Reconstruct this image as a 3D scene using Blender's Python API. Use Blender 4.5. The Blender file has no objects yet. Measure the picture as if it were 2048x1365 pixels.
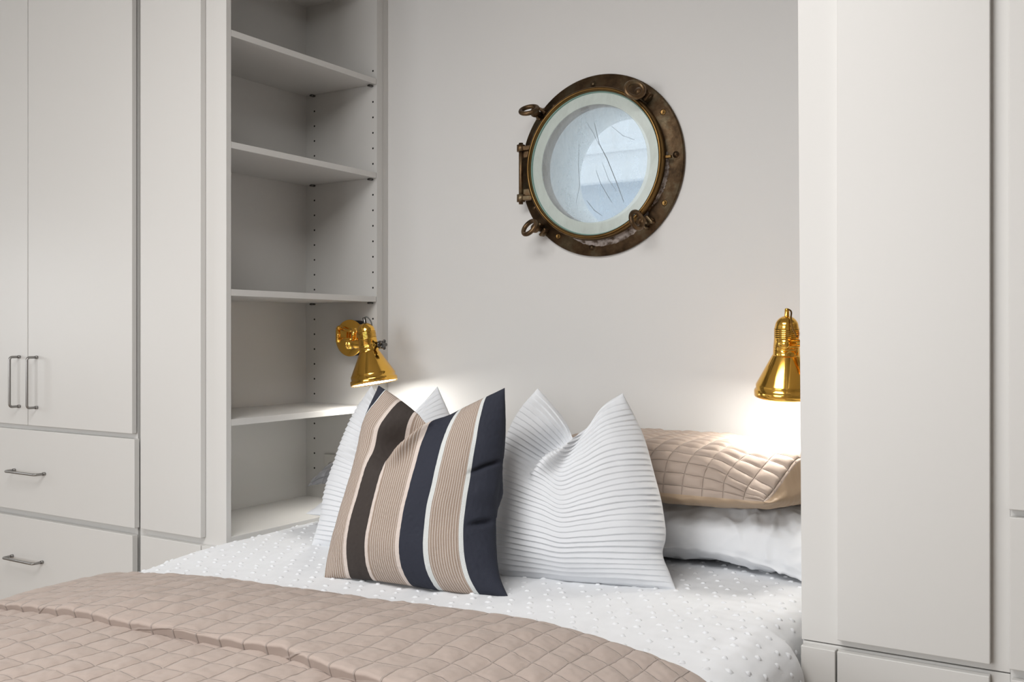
import bpy, bmesh, math, random
import numpy as np
from mathutils import Vector, Matrix, noise

random.seed(7)
COL = bpy.context.scene.collection
PI = math.pi
EYE = 1.16                       # eye level above the floor
XB, XR = -2.09, -0.529           # left / right side of the bed niche
YC, YD = 1.875, 1.856            # cabinet face frame, door fronts
YW = 2.574                       # wall behind the bed
CEIL = 2.52

# ------------------------------------------------------------------ materials
MATS = {}
def mat(name, base, rough=0.5, metal=0.0, bump=0.0, bscale=200.0, sheen=0.0, vary=0.0, vscale=3.0, bstretch=(1, 1, 1), coat=0.0, spec=0.5):
    m = bpy.data.materials.new(name); m.use_nodes = True
    nt = m.node_tree; p = nt.nodes['Principled BSDF']
    p.inputs['Base Color'].default_value = (*base, 1)
    p.inputs['Roughness'].default_value = rough
    p.inputs['Metallic'].default_value = metal
    p.inputs['Specular IOR Level'].default_value = spec
    p.inputs['Coat Weight'].default_value = coat
    if sheen:
        p.inputs['Sheen Weight'].default_value = sheen
        p.inputs['Sheen Roughness'].default_value = 0.5
    tc = nt.nodes.new('ShaderNodeTexCoord')
    if bump:
        mp = nt.nodes.new('ShaderNodeMapping'); mp.inputs['Scale'].default_value = bstretch
        nz = nt.nodes.new('ShaderNodeTexNoise'); nz.inputs['Scale'].default_value = bscale
        nz.inputs['Detail'].default_value = 3
        bp = nt.nodes.new('ShaderNodeBump'); bp.inputs['Strength'].default_value = bump
        bp.inputs['Distance'].default_value = 0.001
        nt.links.new(tc.outputs['Object'], mp.inputs['Vector'])
        nt.links.new(mp.outputs['Vector'], nz.inputs['Vector'])
        nt.links.new(nz.outputs['Fac'], bp.inputs['Height'])
        nt.links.new(bp.outputs['Normal'], p.inputs['Normal'])
    if vary:
        nz2 = nt.nodes.new('ShaderNodeTexNoise'); nz2.inputs['Scale'].default_value = vscale
        nz2.inputs['Detail'].default_value = 4
        mx = nt.nodes.new('ShaderNodeMix'); mx.data_type = 'RGBA'
        mx.inputs['A'].default_value = (*[c * (1 - vary) for c in base], 1)
        mx.inputs['B'].default_value = (*[min(1, c * (1 + vary)) for c in base], 1)
        nt.links.new(tc.outputs['Object'], nz2.inputs['Vector'])
        nt.links.new(nz2.outputs['Fac'], mx.inputs['Factor'])
        nt.links.new(mx.outputs['Result'], p.inputs['Base Color'])
    MATS[name] = m
    return m

M_WALL = mat('wall_paint', (0.69, 0.68, 0.665), 0.7, bump=0.05, bscale=260)
M_CEIL = mat('ceiling_paint', (0.50, 0.49, 0.48), 0.8)
M_FLOOR = mat('floor_boards', (0.45, 0.36, 0.28), 0.45, vary=0.2, vscale=6)
M_CAB = mat('cabinet_paint', (0.655, 0.645, 0.625), 0.42, bump=0.05, bscale=420)
M_GAP = mat('peg_hole_dark', (0.01, 0.01, 0.01), 0.9)
M_STEEL = mat('brushed_steel', (0.33, 0.32, 0.31), 0.36, 1.0)
M_BRASS = mat('polished_brass', (0.94, 0.54, 0.105), 0.11, 1.0, vary=0.05, vscale=30)
M_BRASSD = mat('groove_brass', (0.16, 0.08, 0.02), 0.4, 1.0)
M_INNER = mat('shade_lining', (0.85, 0.84, 0.82), 0.6)
M_BLACK = mat('black_plastic', (0.006, 0.006, 0.007), 0.7, spec=.2)
M_CHROME = mat('dark_chrome', (0.14, 0.135, 0.13), 0.2, 1.0)
M_CORD = mat('grey_cord', (0.10, 0.10, 0.095), 0.5)
M_WHITE = mat('white_cotton', (0.71, 0.725, 0.75), 0.85, sheen=0.1, bump=0.25, bscale=900)
M_PLEAT = mat('white_pleated_cotton', (0.70, 0.715, 0.74), 0.85, sheen=0.1, bump=0.2, bscale=1200)
M_DUVET = mat('white_dotted_cotton', (0.78, 0.795, 0.82), 0.85, sheen=0.1, bump=0.5, bscale=60, bstretch=(1, .25, 1))
M_QUILT = mat('taupe_quilting', (0.385, 0.312, 0.272), 0.75, sheen=0.15, bump=0.35, bscale=90)
M_SHAM = mat('taupe_sham', (0.375, 0.297, 0.245), 0.7, sheen=0.1, bump=0.3, bscale=120)
M_SATEEN = mat('taupe_sateen', (0.42, 0.305, 0.205), 0.5, bump=0.3, bscale=60)
M_SILVER = mat('grey_sateen', (0.15, 0.15, 0.155), 0.36, bump=0.2, bscale=120)
M_BRIM = mat('aged_brass_rim', (0.17, 0.098, 0.034), 0.32, 1.0, bump=0.3, bscale=60, vary=0.45, vscale=14)
M_PLASTIC = mat('outlet_plastic', (0.60, 0.585, 0.555), 0.35)
M_LINER = mat('tube_liner_paint', (0.82, 0.84, 0.84), 0.6, vary=0.10, vscale=18)
M_BASE = mat('bed_base_cloth', (0.35, 0.33, 0.31), 0.9)

def bronze(name='weathered_bronze', k_=1.0):
    m = bpy.data.materials.new(name); m.use_nodes = True
    nt = m.node_tree; p = nt.nodes['Principled BSDF']; p.inputs['Metallic'].default_value = 0.85
    tc = nt.nodes.new('ShaderNodeTexCoord')
    n1 = nt.nodes.new('ShaderNodeTexNoise'); n1.inputs['Scale'].default_value = 16; n1.inputs['Detail'].default_value = 8
    n1.inputs['Roughness'].default_value = 0.65
    cr = nt.nodes.new('ShaderNodeValToRGB')
    e = cr.color_ramp.elements
    e[0].position = 0.34; e[0].color = (0.035, 0.022, 0.012, 1)
    e[1].position = 0.72; e[1].color = (0.22, 0.15, 0.09, 1)
    k = e.new(0.5); k.color = (0.09, 0.055, 0.028, 1)
    k = e.new(0.62); k.color = (0.115, 0.09, 0.055, 1)
    for el in e: el.color = (*[c * k_ for c in el.color[:3]], 1)
    rr = nt.nodes.new('ShaderNodeMapRange'); rr.inputs['To Min'].default_value = 0.28; rr.inputs['To Max'].default_value = 0.6
    bp = nt.nodes.new('ShaderNodeBump'); bp.inputs['Strength'].default_value = 0.35; bp.inputs['Distance'].default_value = 0.002
    n2 = nt.nodes.new('ShaderNodeTexNoise'); n2.inputs['Scale'].default_value = 70; n2.inputs['Detail'].default_value = 5
    for n in (n1, n2): nt.links.new(tc.outputs['Object'], n.inputs['Vector'])
    nt.links.new(n1.outputs['Fac'], cr.inputs['Fac']); nt.links.new(cr.outputs['Color'], p.inputs['Base Color'])
    nt.links.new(n2.outputs['Fac'], rr.inputs['Value']); nt.links.new(rr.outputs['Result'], p.inputs['Roughness'])
    nt.links.new(n2.outputs['Fac'], bp.inputs['Height']); nt.links.new(bp.outputs['Normal'], p.inputs['Normal'])
    return m
M_BRONZE = bronze()
M_CLAMP = bronze('worn_bronze', 2.0)

def flaky():
    m = bpy.data.materials.new('flaking_white_paint'); m.use_nodes = True
    nt = m.node_tree; p = nt.nodes['Principled BSDF']; p.inputs['Roughness'].default_value = 0.7
    tc = nt.nodes.new('ShaderNodeTexCoord')
    n1 = nt.nodes.new('ShaderNodeTexNoise'); n1.inputs['Scale'].default_value = 55; n1.inputs['Detail'].default_value = 6
    cr = nt.nodes.new('ShaderNodeValToRGB'); e = cr.color_ramp.elements
    e[0].position = 0.40; e[0].color = (0.12, 0.085, 0.06, 1)
    e[1].position = 0.58; e[1].color = (0.52, 0.46, 0.43, 1)
    nt.links.new(tc.outputs['Object'], n1.inputs['Vector']); nt.links.new(n1.outputs['Fac'], cr.inputs['Fac'])
    nt.links.new(cr.outputs['Color'], p.inputs['Base Color'])
    return m
M_FLAKE = flaky()

def old_glass(name, clear, dirt_col, scr):
    """scratched pane: part clear, part milky film, part sheen"""
    m = bpy.data.materials.new(name); m.use_nodes = True
    nt = m.node_tree; nt.nodes.clear()
    out = nt.nodes.new('ShaderNodeOutputMaterial')
    tr = nt.nodes.new('ShaderNodeBsdfTransparent'); tr.inputs['Color'].default_value = (0.92, 0.97, 0.98, 1)
    df = nt.nodes.new('ShaderNodeBsdfDiffuse'); df.inputs['Color'].default_value = (*dirt_col, 1)
    gl = nt.nodes.new('ShaderNodeBsdfGlossy'); gl.inputs['Roughness'].default_value = 0.12 if scr > .105 else 0.3
    gl.inputs['Color'].default_value = (1, 1, 1, 1)
    tc = nt.nodes.new('ShaderNodeTexCoord')
    mp = nt.nodes.new('ShaderNodeMapping'); mp.inputs['Rotation'].default_value = (0, 0.35, 0); mp.inputs['Scale'].default_value = (4, 1, 1.6)
    nz = nt.nodes.new('ShaderNodeTexNoise'); nz.inputs['Scale'].default_value = 5; nz.inputs['Detail'].default_value = 9
    nz.inputs['Roughness'].default_value = 0.75; nz.inputs['Distortion'].default_value = 0.6
    mr = nt.nodes.new('ShaderNodeMapRange')
    mr.inputs['From Min'].default_value = 0.3; mr.inputs['From Max'].default_value = 0.7
    mr.inputs['To Min'].default_value = 1 - clear - scr; mr.inputs['To Max'].default_value = 1 - clear + scr
    m1 = nt.nodes.new('ShaderNodeMixShader'); m2 = nt.nodes.new('ShaderNodeMixShader'); m2.inputs['Fac'].default_value = 0.06 if scr > .105 else 0.035
    nt.links.new(tc.outputs['Object'], mp.inputs['Vector']); nt.links.new(mp.outputs['Vector'], nz.inputs['Vector'])
    nt.links.new(nz.outputs['Fac'], mr.inputs['Value']); nt.links.new(mr.outputs['Result'], m1.inputs['Fac'])
    nt.links.new(tr.outputs[0], m1.inputs[1]); nt.links.new(df.outputs[0], m1.inputs[2])
    nt.links.new(m1.outputs[0], m2.inputs[1]); nt.links.new(gl.outputs[0], m2.inputs[2])
    nt.links.new(m2.outputs[0], out.inputs['Surface'])
    return m
M_GLASS = old_glass('scratched_glass', 0.62, (0.62, 0.68, 0.70), 0.11)
M_BEVEL = old_glass('frosted_glass_edge', 0.14, (0.60, 0.67, 0.63), 0.10)
M_GREEN = mat('green_glass_edge', (0.20, 0.33, 0.29), 0.2)
M_SCRATCH = mat('dark_scratch', (0.16, 0.18, 0.19), 0.6)

def emit(name, col, s):
    m = bpy.data.materials.new(name); m.use_nodes = True
    nt = m.node_tree; nt.nodes.clear()
    o = nt.nodes.new('ShaderNodeOutputMaterial'); e = nt.nodes.new('ShaderNodeEmission')
    e.inputs['Color'].default_value = (*col, 1); e.inputs['Strength'].default_value = s
    nt.links.new(e.outputs[0], o.inputs['Surface'])
    return m
M_BULB_L = emit('lamp_glow', (1.0, 0.965, 0.90), 38)
M_BULB_R = emit('lamp_glow_strong', (1.0, 0.955, 0.88), 48)

def stitched(m, depth, width=.035, cross=1.0):
    """adds fine stitch grooves along whole-number UV lines"""
    nt = m.node_tree; p = nt.nodes['Principled BSDF']; L = nt.links.new
    uv = nt.nodes.new('ShaderNodeUVMap'); uv.uv_map = 'UVMap'
    sp = nt.nodes.new('ShaderNodeSeparateXYZ'); L(uv.outputs['UV'], sp.inputs['Vector'])
    ds = []
    for ax, wt in zip('XY', (1.0, cross)):
        ad = nt.nodes.new('ShaderNodeMath'); ad.operation = 'PINGPONG'; ad.inputs[1].default_value = .5; L(sp.outputs[ax], ad.inputs[0])
        mr = nt.nodes.new('ShaderNodeMapRange'); mr.interpolation_type = 'SMOOTHSTEP'; mr.inputs['From Max'].default_value = width
        mr.inputs['To Min'].default_value = 1 - wt; L(ad.outputs[0], mr.inputs['Value']); ds.append(mr)
    mr = nt.nodes.new('ShaderNodeMath'); mr.operation = 'MINIMUM'; L(ds[0].outputs[0], mr.inputs[0]); L(ds[1].outputs[0], mr.inputs[1])
    old = [n for n in nt.nodes if n.type == 'BUMP'][0]
    bp = nt.nodes.new('ShaderNodeBump'); bp.inputs['Strength'].default_value = 1; bp.inputs['Distance'].default_value = depth
    L(mr.outputs[0], bp.inputs['Height']); L(old.outputs['Normal'], bp.inputs['Normal']); L(bp.outputs['Normal'], p.inputs['Normal'])
stitched(M_QUILT, .0024, .045, .75)
stitched(M_SHAM, .0016, .040, 1.0)
stitched(M_SILVER, .0013, .035)

def stripes():
    m = bpy.data.materials.new('striped_canvas'); m.use_nodes = True
    nt = m.node_tree; p = nt.nodes['Principled BSDF']; p.inputs['Roughness'].default_value = 0.85
    uv = nt.nodes.new('ShaderNodeUVMap'); uv.uv_map = 'UVMap'
    sx = nt.nodes.new('ShaderNodeSeparateXYZ'); nt.links.new(uv.outputs['UV'], sx.inputs['Vector'])
    navy = (0.018, 0.021, 0.035); white = (0.62, 0.64, 0.63); cream = (0.62, 0.54, 0.49); tan = (0.315, 0.24, 0.19); brown = (0.038, 0.029, 0.025)
    seq = [(0, navy), (.012, white), (.022, tan), (.150, cream), (.172, brown), (.298, cream), (.318, tan), (.492, cream), (.514, navy),
           (.652, white), (.678, tan), (.838, white), (.862, navy)]
    cr = nt.nodes.new('ShaderNodeValToRGB'); cr.color_ramp.interpolation = 'CONSTANT'
    e = cr.color_ramp.elements
    e[0].position = 0; e[0].color = (*navy, 1); e[1].position = seq[1][0]; e[1].color = (*white, 1)
    for pos, c in seq[2:]:
        k = e.new(pos); k.color = (*c, 1)
    # fine white pin lines only inside the tan stripes
    mk = nt.nodes.new('ShaderNodeValToRGB'); mk.color_ramp.interpolation = 'CONSTANT'
    e2 = mk.color_ramp.elements
    e2[0].position = 0; e2[0].color = (0, 0, 0, 1); e2[1].position = .026; e2[1].color = (1, 1, 1, 1)
    for pos, v in ((.147, 0), (.322, 1), (.489, 0), (.682, 1), (.835, 0)):
        k = e2.new(pos); k.color = (v, v, v, 1)
    mul = nt.nodes.new('ShaderNodeMath'); mul.operation = 'MULTIPLY'; mul.inputs[1].default_value = 74
    fr = nt.nodes.new('ShaderNodeMath'); fr.operation = 'FRACT'
    gt = nt.nodes.new('ShaderNodeMath'); gt.operation = 'GREATER_THAN'; gt.inputs[1].default_value = 0.74
    an = nt.nodes.new('ShaderNodeMath'); an.operation = 'MULTIPLY'
    an2 = nt.nodes.new('ShaderNodeMath'); an2.operation = 'MULTIPLY'; an2.inputs[1].default_value = 0.8
    mx = nt.nodes.new('ShaderNodeMix'); mx.data_type = 'RGBA'; mx.inputs['B'].default_value = (0.62, 0.57, 0.53, 1)
    L = nt.links.new
    L(sx.outputs['X'], cr.inputs['Fac']); L(sx.outputs['X'], mk.inputs['Fac']); L(sx.outputs['X'], mul.inputs[0])
    L(mul.outputs[0], fr.inputs[0]); L(fr.outputs[0], gt.inputs[0]); L(gt.outputs[0], an.inputs[0]); L(mk.outputs['Color'], an.inputs[1])
    L(an.outputs[0], an2.inputs[0]); L(an2.outputs[0], mx.inputs['Factor']); L(cr.outputs['Color'], mx.inputs['A'])
    # weave
    nz = nt.nodes.new('ShaderNodeTexNoise'); nz.inputs['Scale'].default_value = 420; nz.inputs['Detail'].default_value = 2
    L(uv.outputs['UV'], nz.inputs['Vector'])
    mr = nt.nodes.new('ShaderNodeMapRange'); mr.inputs['From Min'].default_value = .25; mr.inputs['From Max'].default_value = .75
    mr.inputs['To Min'].default_value = .55; mr.inputs['To Max'].default_value = 1.45
    L(nz.outputs['Fac'], mr.inputs['Value'])
    mm = nt.nodes.new('ShaderNodeMix'); mm.data_type = 'RGBA'; mm.blend_type = 'MULTIPLY'; mm.inputs['Factor'].default_value = 0.7
    L(mx.outputs['Result'], mm.inputs['A']); L(mr.outputs['Result'], mm.inputs['B']); L(mm.outputs['Result'], p.inputs['Base Color'])
    bp = nt.nodes.new('ShaderNodeBump'); bp.inputs['Strength'].default_value = .25; bp.inputs['Distance'].default_value = .001
    L(nz.outputs['Fac'], bp.inputs['Height']); L(bp.outputs['Normal'], p.inputs['Normal'])
    return m
M_STRIPE = stripes()

# ------------------------------------------------------------------ mesh helpers
class MB:
    def __init__(self):
        self.v = []; self.f = []; self.mi = []; self.sm = []
    def add(self, vs, fs, mi=0, smooth=False):
        o = len(self.v); self.v += [tuple(map(float, p)) for p in vs]
        for f in fs:
            self.f.append(tuple(i + o for i in f)); self.mi.append(mi); self.sm.append(smooth)
        return self
    def box(self, x0, x1, y0, y1, z0, z1, mi=0):
        vs = [(x0, y0, z0), (x1, y0, z0), (x1, y1, z0), (x0, y1, z0), (x0, y0, z1), (x1, y0, z1), (x1, y1, z1), (x0, y1, z1)]
        return self.add(vs, [(0, 3, 2, 1), (4, 5, 6, 7), (0, 1, 5, 4), (1, 2, 6, 5), (2, 3, 7, 6), (3, 0, 4, 7)], mi)
    def tube(self, pts, r, seg=12, mi=0, cap=True, closed=False):
        pts = [Vector(p) for p in pts]; n = len(pts)
        rs = r if isinstance(r, (list, tuple)) else [r] * n
        vs = []; fs = []; up = None
        for i, p in enumerate(pts):
            if closed: t = (pts[(i + 1) % n] - pts[i - 1]).normalized()
            else: t = (pts[min(i + 1, n - 1)] - pts[max(i - 1, 0)]).normalized()
            if up is None:
                up = Vector((0, 0, 1)) if abs(t.z) < .9 else Vector((1, 0, 0))
            a = up - t * up.dot(t)
            if a.length < 1e-5: a = Vector((0, 1, 0)) - t * t.y
            a.normalize(); up = a; b = t.cross(a)
            for k in range(seg):
                w = 2 * PI * k / seg
                vs.append(p + (a * math.cos(w) + b * math.sin(w)) * rs[i])
        m = n if closed else n - 1
        for i in range(m):
            for k in range(seg):
                j = (i + 1) % n
                fs.append((i * seg + k, i * seg + (k + 1) % seg, j * seg + (k + 1) % seg, j * seg + k))
        self.add(vs, fs, mi, True)
        if cap and not closed:
            self.add(vs[:seg], [tuple(reversed(range(seg)))], mi); self.add(vs[-seg:], [tuple(range(seg))], mi)
        return self
    def lathe(self, prof, seg=48, M=None, mi=0, smooth=True, cap=False):
        M = M or Matrix(); vs = []; fs = []; n = len(prof)
        for r, z in prof:
            for k in range(seg):
                w = 2 * PI * k / seg
                vs.append(M @ Vector((r * math.cos(w), r * math.sin(w), z)))
        for i in range(n - 1):
            for k in range(seg):
                fs.append((i * seg + k, i * seg + (k + 1) % seg, (i + 1) * seg + (k + 1) % seg, (i + 1) * seg + k))
        self.add(vs, fs, mi, smooth)
        if cap:
            self.add(vs[:seg], [tuple(reversed(range(seg)))], mi); self.add(vs[-seg:], [tuple(range(seg))], mi)
        return self
    def sphere(self, c, r, seg=16, mi=0, sc=(1, 1, 1)):
        prof = [(max(1e-5, math.sin(PI * i / seg)) * r, -math.cos(PI * i / seg) * r) for i in range(seg + 1)]
        M = Matrix.Translation(c) @ Matrix.Diagonal((*sc, 1))
        return self.lathe(prof, seg * 2, M, mi)
    def build(self, name, mats, parent=None, bevel=0.0, recalc=True):
        me = bpy.data.meshes.new(name)
        off = parent_world(parent) if parent else Vector((0, 0, 0))
        me.from_pydata([(x - off.x, y - off.y, z - off.z) for x, y, z in self.v], [], self.f)
        for m in (mats if isinstance(mats, (list, tuple)) else [mats]): me.materials.append(m)
        me.polygons.foreach_set('material_index', self.mi); me.polygons.foreach_set('use_smooth', self.sm)
        if recalc:
            bm = bmesh.new(); bm.from_mesh(me)
            bmesh.ops.remove_doubles(bm, verts=bm.verts, dist=1e-6)
            bmesh.ops.recalc_face_normals(bm, faces=bm.faces); bm.to_mesh(me); bm.free()
        me.update()
        o = bpy.data.objects.new(name, me); COL.objects.link(o)
        if parent: o.parent = parent
        if bevel:
            md = o.modifiers.new('soft_edges', 'BEVEL'); md.width = bevel; md.segments = 2; md.limit_method = 'ANGLE'
            md.harden_normals = False
        return o
def parent_world(p):
    v = Vector((0, 0, 0))
    while p is not None:
        v += p.location; p = p.parent
    return v
def tag(o, label=None, cat=None, group=None, kind=None):
    if label: o['label'] = label
    if cat: o['category'] = cat
    if group: o['group'] = group
    if kind: o['kind'] = kind
    return o
def thing(name, loc, label, cat, group=None):
    o = bpy.data.objects.new(name, None); COL.objects.link(o); o.location = loc; o.empty_display_size = .05
    return tag(o, label, cat, group)
def struct(o): o['kind'] = 'structure'; return o
def bx(name, m, parent, *a, bevel=0.0): return MB().box(*a).build(name, m, parent, bevel)
def grid_obj(name, P, m, parent=None, UV=None, back=None, smooth=True):
    """P: (rows, cols, 3) array; back: optional second sheet sharing the border"""
    R, Cn = P.shape[:2]; idx = np.arange(R * Cn).reshape(R, Cn)
    V = P.reshape(-1, 3); uv = None if UV is None else UV.reshape(-1, 2)
    q = np.stack([idx[:-1, :-1], idx[:-1, 1:], idx[1:, 1:], idx[1:, :-1]], -1).reshape(-1, 4)
    F = [q]; mi = [np.zeros(len(q), int)]
    if back is not None:
        inn = np.zeros((R, Cn), bool); inn[1:-1, 1:-1] = True
        idb = idx.copy(); idb[inn] = R * Cn + np.arange(inn.sum())
        V = np.vstack([V, back[inn]])
        if uv is not None: uv = np.vstack([uv, UV[inn]])
        qb = np.stack([idb[:-1, :-1], idb[1:, :-1], idb[1:, 1:], idb[:-1, 1:]], -1).reshape(-1, 4)
        F.append(qb); mi.append(np.ones(len(qb), int))
    F = np.vstack(F); mi = np.concatenate(mi)
    off = parent_world(parent) if parent else Vector((0, 0, 0))
    V = V - np.array(off)
    me = bpy.data.meshes.new(name); me.from_pydata(V.tolist(), [], F.tolist())
    ms = m if isinstance(m, (list, tuple)) else [m]
    for k in ms: me.materials.append(k)
    me.polygons.foreach_set('material_index', np.minimum(mi, len(ms) - 1).astype(np.int32))
    me.polygons.foreach_set('use_smooth', np.full(len(F), smooth))
    if uv is not None:
        ul = me.uv_layers.new(name='UVMap'); li = np.empty(len(me.loops), np.int32); me.loops.foreach_get('vertex_index', li)
        ul.data.foreach_set('uv', uv[li].astype(np.float32).ravel())
    me.update()
    o = bpy.data.objects.new(name, me); COL.objects.link(o)
    if parent: o.parent = parent
    return o
def nz(x, y, z=0.0): return noise.noise(Vector((x, y, z)))
def nfield(A, B, seed=0.0):
    out = np.empty(A.shape); fa, fb, fo = A.ravel(), B.ravel(), out.ravel()
    for i in range(fa.size): fo[i] = noise.noise(Vector((fa[i], fb[i], seed)))
    return fo.reshape(A.shape)
def normals(P):
    du = np.gradient(P, axis=1); dv = np.gradient(P, axis=0)
    n = np.cross(du, dv); return n / (np.linalg.norm(n, axis=-1, keepdims=True) + 1e-12)
def curve(pts, par=None):
    """smooth curve through 2D points -> function of 0..1"""
    p = np.array(pts, float)
    if par is None:
        d = np.r_[0, np.cumsum(np.linalg.norm(np.diff(p, axis=0), axis=1))]; par = d / d[-1]
    par = np.array(par, float)
    if len(p) == 2: tn = np.repeat((p[1:] - p[:1]) / (par[1] - par[0]), 2, 0)
    else: tn = np.gradient(p, par, axis=0)
    def f(x):
        x = np.clip(np.asarray(x, float), 0, 1); i = np.clip(np.searchsorted(par, x, side='right') - 1, 0, len(par) - 2)
        h = par[i + 1] - par[i]; u = (x - par[i]) / h
        h00 = 2 * u**3 - 3 * u**2 + 1; h10 = u**3 - 2 * u**2 + u; h01 = -2 * u**3 + 3 * u**2; h11 = u**3 - u**2
        return h00[:, None] * p[i] + (h10 * h)[:, None] * tn[i] + h01[:, None] * p[i + 1] + (h11 * h)[:, None] * tn[i + 1]
    return f
def sstep(x, a, b):
    t = np.clip((x - a) / (b - a), 0, 1); return t * t * (3 - 2 * t)

# ------------------------------------------------------------------ room shell
HX, HZ, HR = -1.302, EYE + .489, 0.170       # porthole centre and clear opening
def wall_with_hole():
    mb = MB(); N = 96; x0, x1, z0, z1 = -4.2, 3.5, 0.0, CEIL; s = .3
    def ring(y, rad): return [(HX + rad * math.cos(2 * PI * k / N), y, HZ + rad * math.sin(2 * PI * k / N)) for k in range(N)]
    def square(y):
        o = []
        for k in range(N):
            w = 2 * PI * k / N; c, d = math.cos(w), math.sin(w); m = max(abs(c), abs(d))
            o.append((HX + s * c / m, y, HZ + s * d / m))
        return o
    for y in (YW, YW + .20):
        a, b = ring(y, HR + .012), square(y)
        mb.add(a + b, [(k, (k + 1) % N, N + (k + 1) % N, N + k) for k in range(N)])
        for (xa, xb, za, zb) in ((x0, HX - s, z0, z1), (HX + s, x1, z0, z1), (HX - s, HX + s, z0, HZ - s), (HX - s, HX + s, HZ + s, z1)):
            mb.add([(xa, y, za), (xb, y, za), (xb, y, zb), (xa, y, zb)], [(0, 1, 2, 3)])
    a, b = ring(YW, HR + .012), ring(YW + .20, HR + .012)
    mb.add(a + b, [(k, (k + 1) % N, N + (k + 1) % N, N + k) for k in range(N)])
    return mb
struct(wall_with_hole().build('wall_back', M_WALL, recalc=False))
struct(bx('floor', M_FLOOR, None, -4.2, 3.5, -3.0, YW, -.05, 0))
struct(bx('ceiling', M_CEIL, None, -4.2, 3.5, -3.0, YW, CEIL, CEIL + .05))
def wall_opening(name, axis, c0, c1, u0, u1, holes):
    """wall slab in the plane axis, from c0 to c1 in thickness, with one rectangular opening (a0,a1,z0,z1)"""
    mb = MB(); a0, a1, z0, z1 = holes
    for (p, q, r, t) in ((u0, a0, 0, CEIL), (a1, u1, 0, CEIL), (a0, a1, 0, z0), (a0, a1, z1, CEIL)):
        if axis == 'x': mb.box(c0, c1, p, q, r, t)
        else: mb.box(p, q, c0, c1, r, t)
    return struct(mb.build(name, M_WALL, recalc=False))
LW = (0.55, 1.25, 0.98, 1.62)      # window in the left wall (y0,y1,z0,z1)
BW = (-3.1, -0.7, 0.85, 2.2)      # window in the wall behind the viewer (x0,x1,z0,z1)
wall_opening('wall_left', 'x', -4.3, -4.2, -3.0, YW, LW)
wall_opening('wall_front', 'y', -3.1, -3.0, -4.2, 3.5, BW)
M_WALL2 = mat('grey_wall_paint', (0.45, 0.44, 0.43), 0.7)
struct(bx('wall_right', M_WALL2, None, 3.5, 3.6, -3.0, YW, 0, CEIL))
M_FRAME = mat('window_frame_paint', (0.78, 0.78, 0.77), 0.5)
def window(name, axis, c, h):
    a0, a1, z0, z1 = h; mb = MB(); t = .05
    bars = [(a0, a0 + t, z0 + t, z1 - t), (a1 - t, a1, z0 + t, z1 - t), (a0, a1, z0, z0 + t), (a0, a1, z1 - t, z1), ((a0 + a1) / 2 - .02, (a0 + a1) / 2 + .02, z0 + t, z1 - t)]
    for p, q, r, s in bars:
        if axis == 'x': mb.box(c - .03, c + .03, p, q, r, s)
        else: mb.box(p, q, c - .03, c + .03, r, s)
    return struct(mb.build(name, M_FRAME, recalc=False))
window('window_1', 'y', -3.05, BW)
window('window_2', 'x', -4.25, LW)

# ------------------------------------------------------------------ wire pulls
def wire_pull(name, parent, p0, p1, out=.035, r=.0041):
    """bent bar pull between two points on a door front, standing out towards -Y"""
    p0, p1 = Vector(p0), Vector(p1); d = (p1 - p0).normalized(); o = Vector((0, -1, 0)); k = .009
    pts = [p0, p0 + o * (out - k)]
    for i in range(1, 7):
        w = PI / 2 * i / 6; pts.append(p0 + o * (out - k + k * math.sin(w)) + d * (k - k * math.cos(w)))
    for i in range(0, 7):
        w = PI / 2 * i / 6; pts.append(p1 + o * (out - k + k * math.cos(w)) - d * (k - k * math.sin(w)))
    pts.append(p1)
    mb = MB().tube(pts, r, 12)
    for p in (p0, p1): mb.tube([p, p + o * .008], r * 1.3, 12)
    h = mb.build(name, M_STEEL, parent); h['label'] = 'brushed steel bar handle'; return h

# ------------------------------------------------------------------ left wardrobe with two doors and drawers
h = lambda v: EYE + v
W = thing('wardrobe_cabinet', (-2.97, YC, 0), 'pale grey wardrobe with two doors and drawers left of the bookcase', 'cabinet')
bx('body', M_CAB, W, -3.53, -2.4622, YC, YW, 0.0, CEIL - .01)
d = bx('door', M_CAB, W, -3.494, -2.982, YD, YC - .0015, h(-.292), 2.40, bevel=.0015)
wire_pull('handle', d, (-3.0228, YD, h(-.0745)), (-3.0228, YD, h(-.2335)))
d = bx('door', M_CAB, W, -2.9755, -2.4617, YD - .002, YC - .0045, h(-.292), 2.40, bevel=.0015)
wire_pull('handle', d, (-2.9254, YD - .002, h(-.0745)), (-2.9254, YD - .002, h(-.2335)))
d = bx('drawer', M_CAB, W, -3.494, -2.4535, YD, YC - .001, h(-.5675), h(-.3075), bevel=.0015)
wire_pull('handle', d, (-3.0504, YD, h(-.4407)), (-2.8883, YD, h(-.4407)))
d = bx('drawer', M_CAB, W, -3.494, -2.4535, YD - .007, YC - .007, h(-.91), h(-.587), bevel=.0015)
wire_pull('handle', d, (-3.0504, YD - .007, h(-.717)), (-2.8883, YD - .007, h(-.717)))

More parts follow.
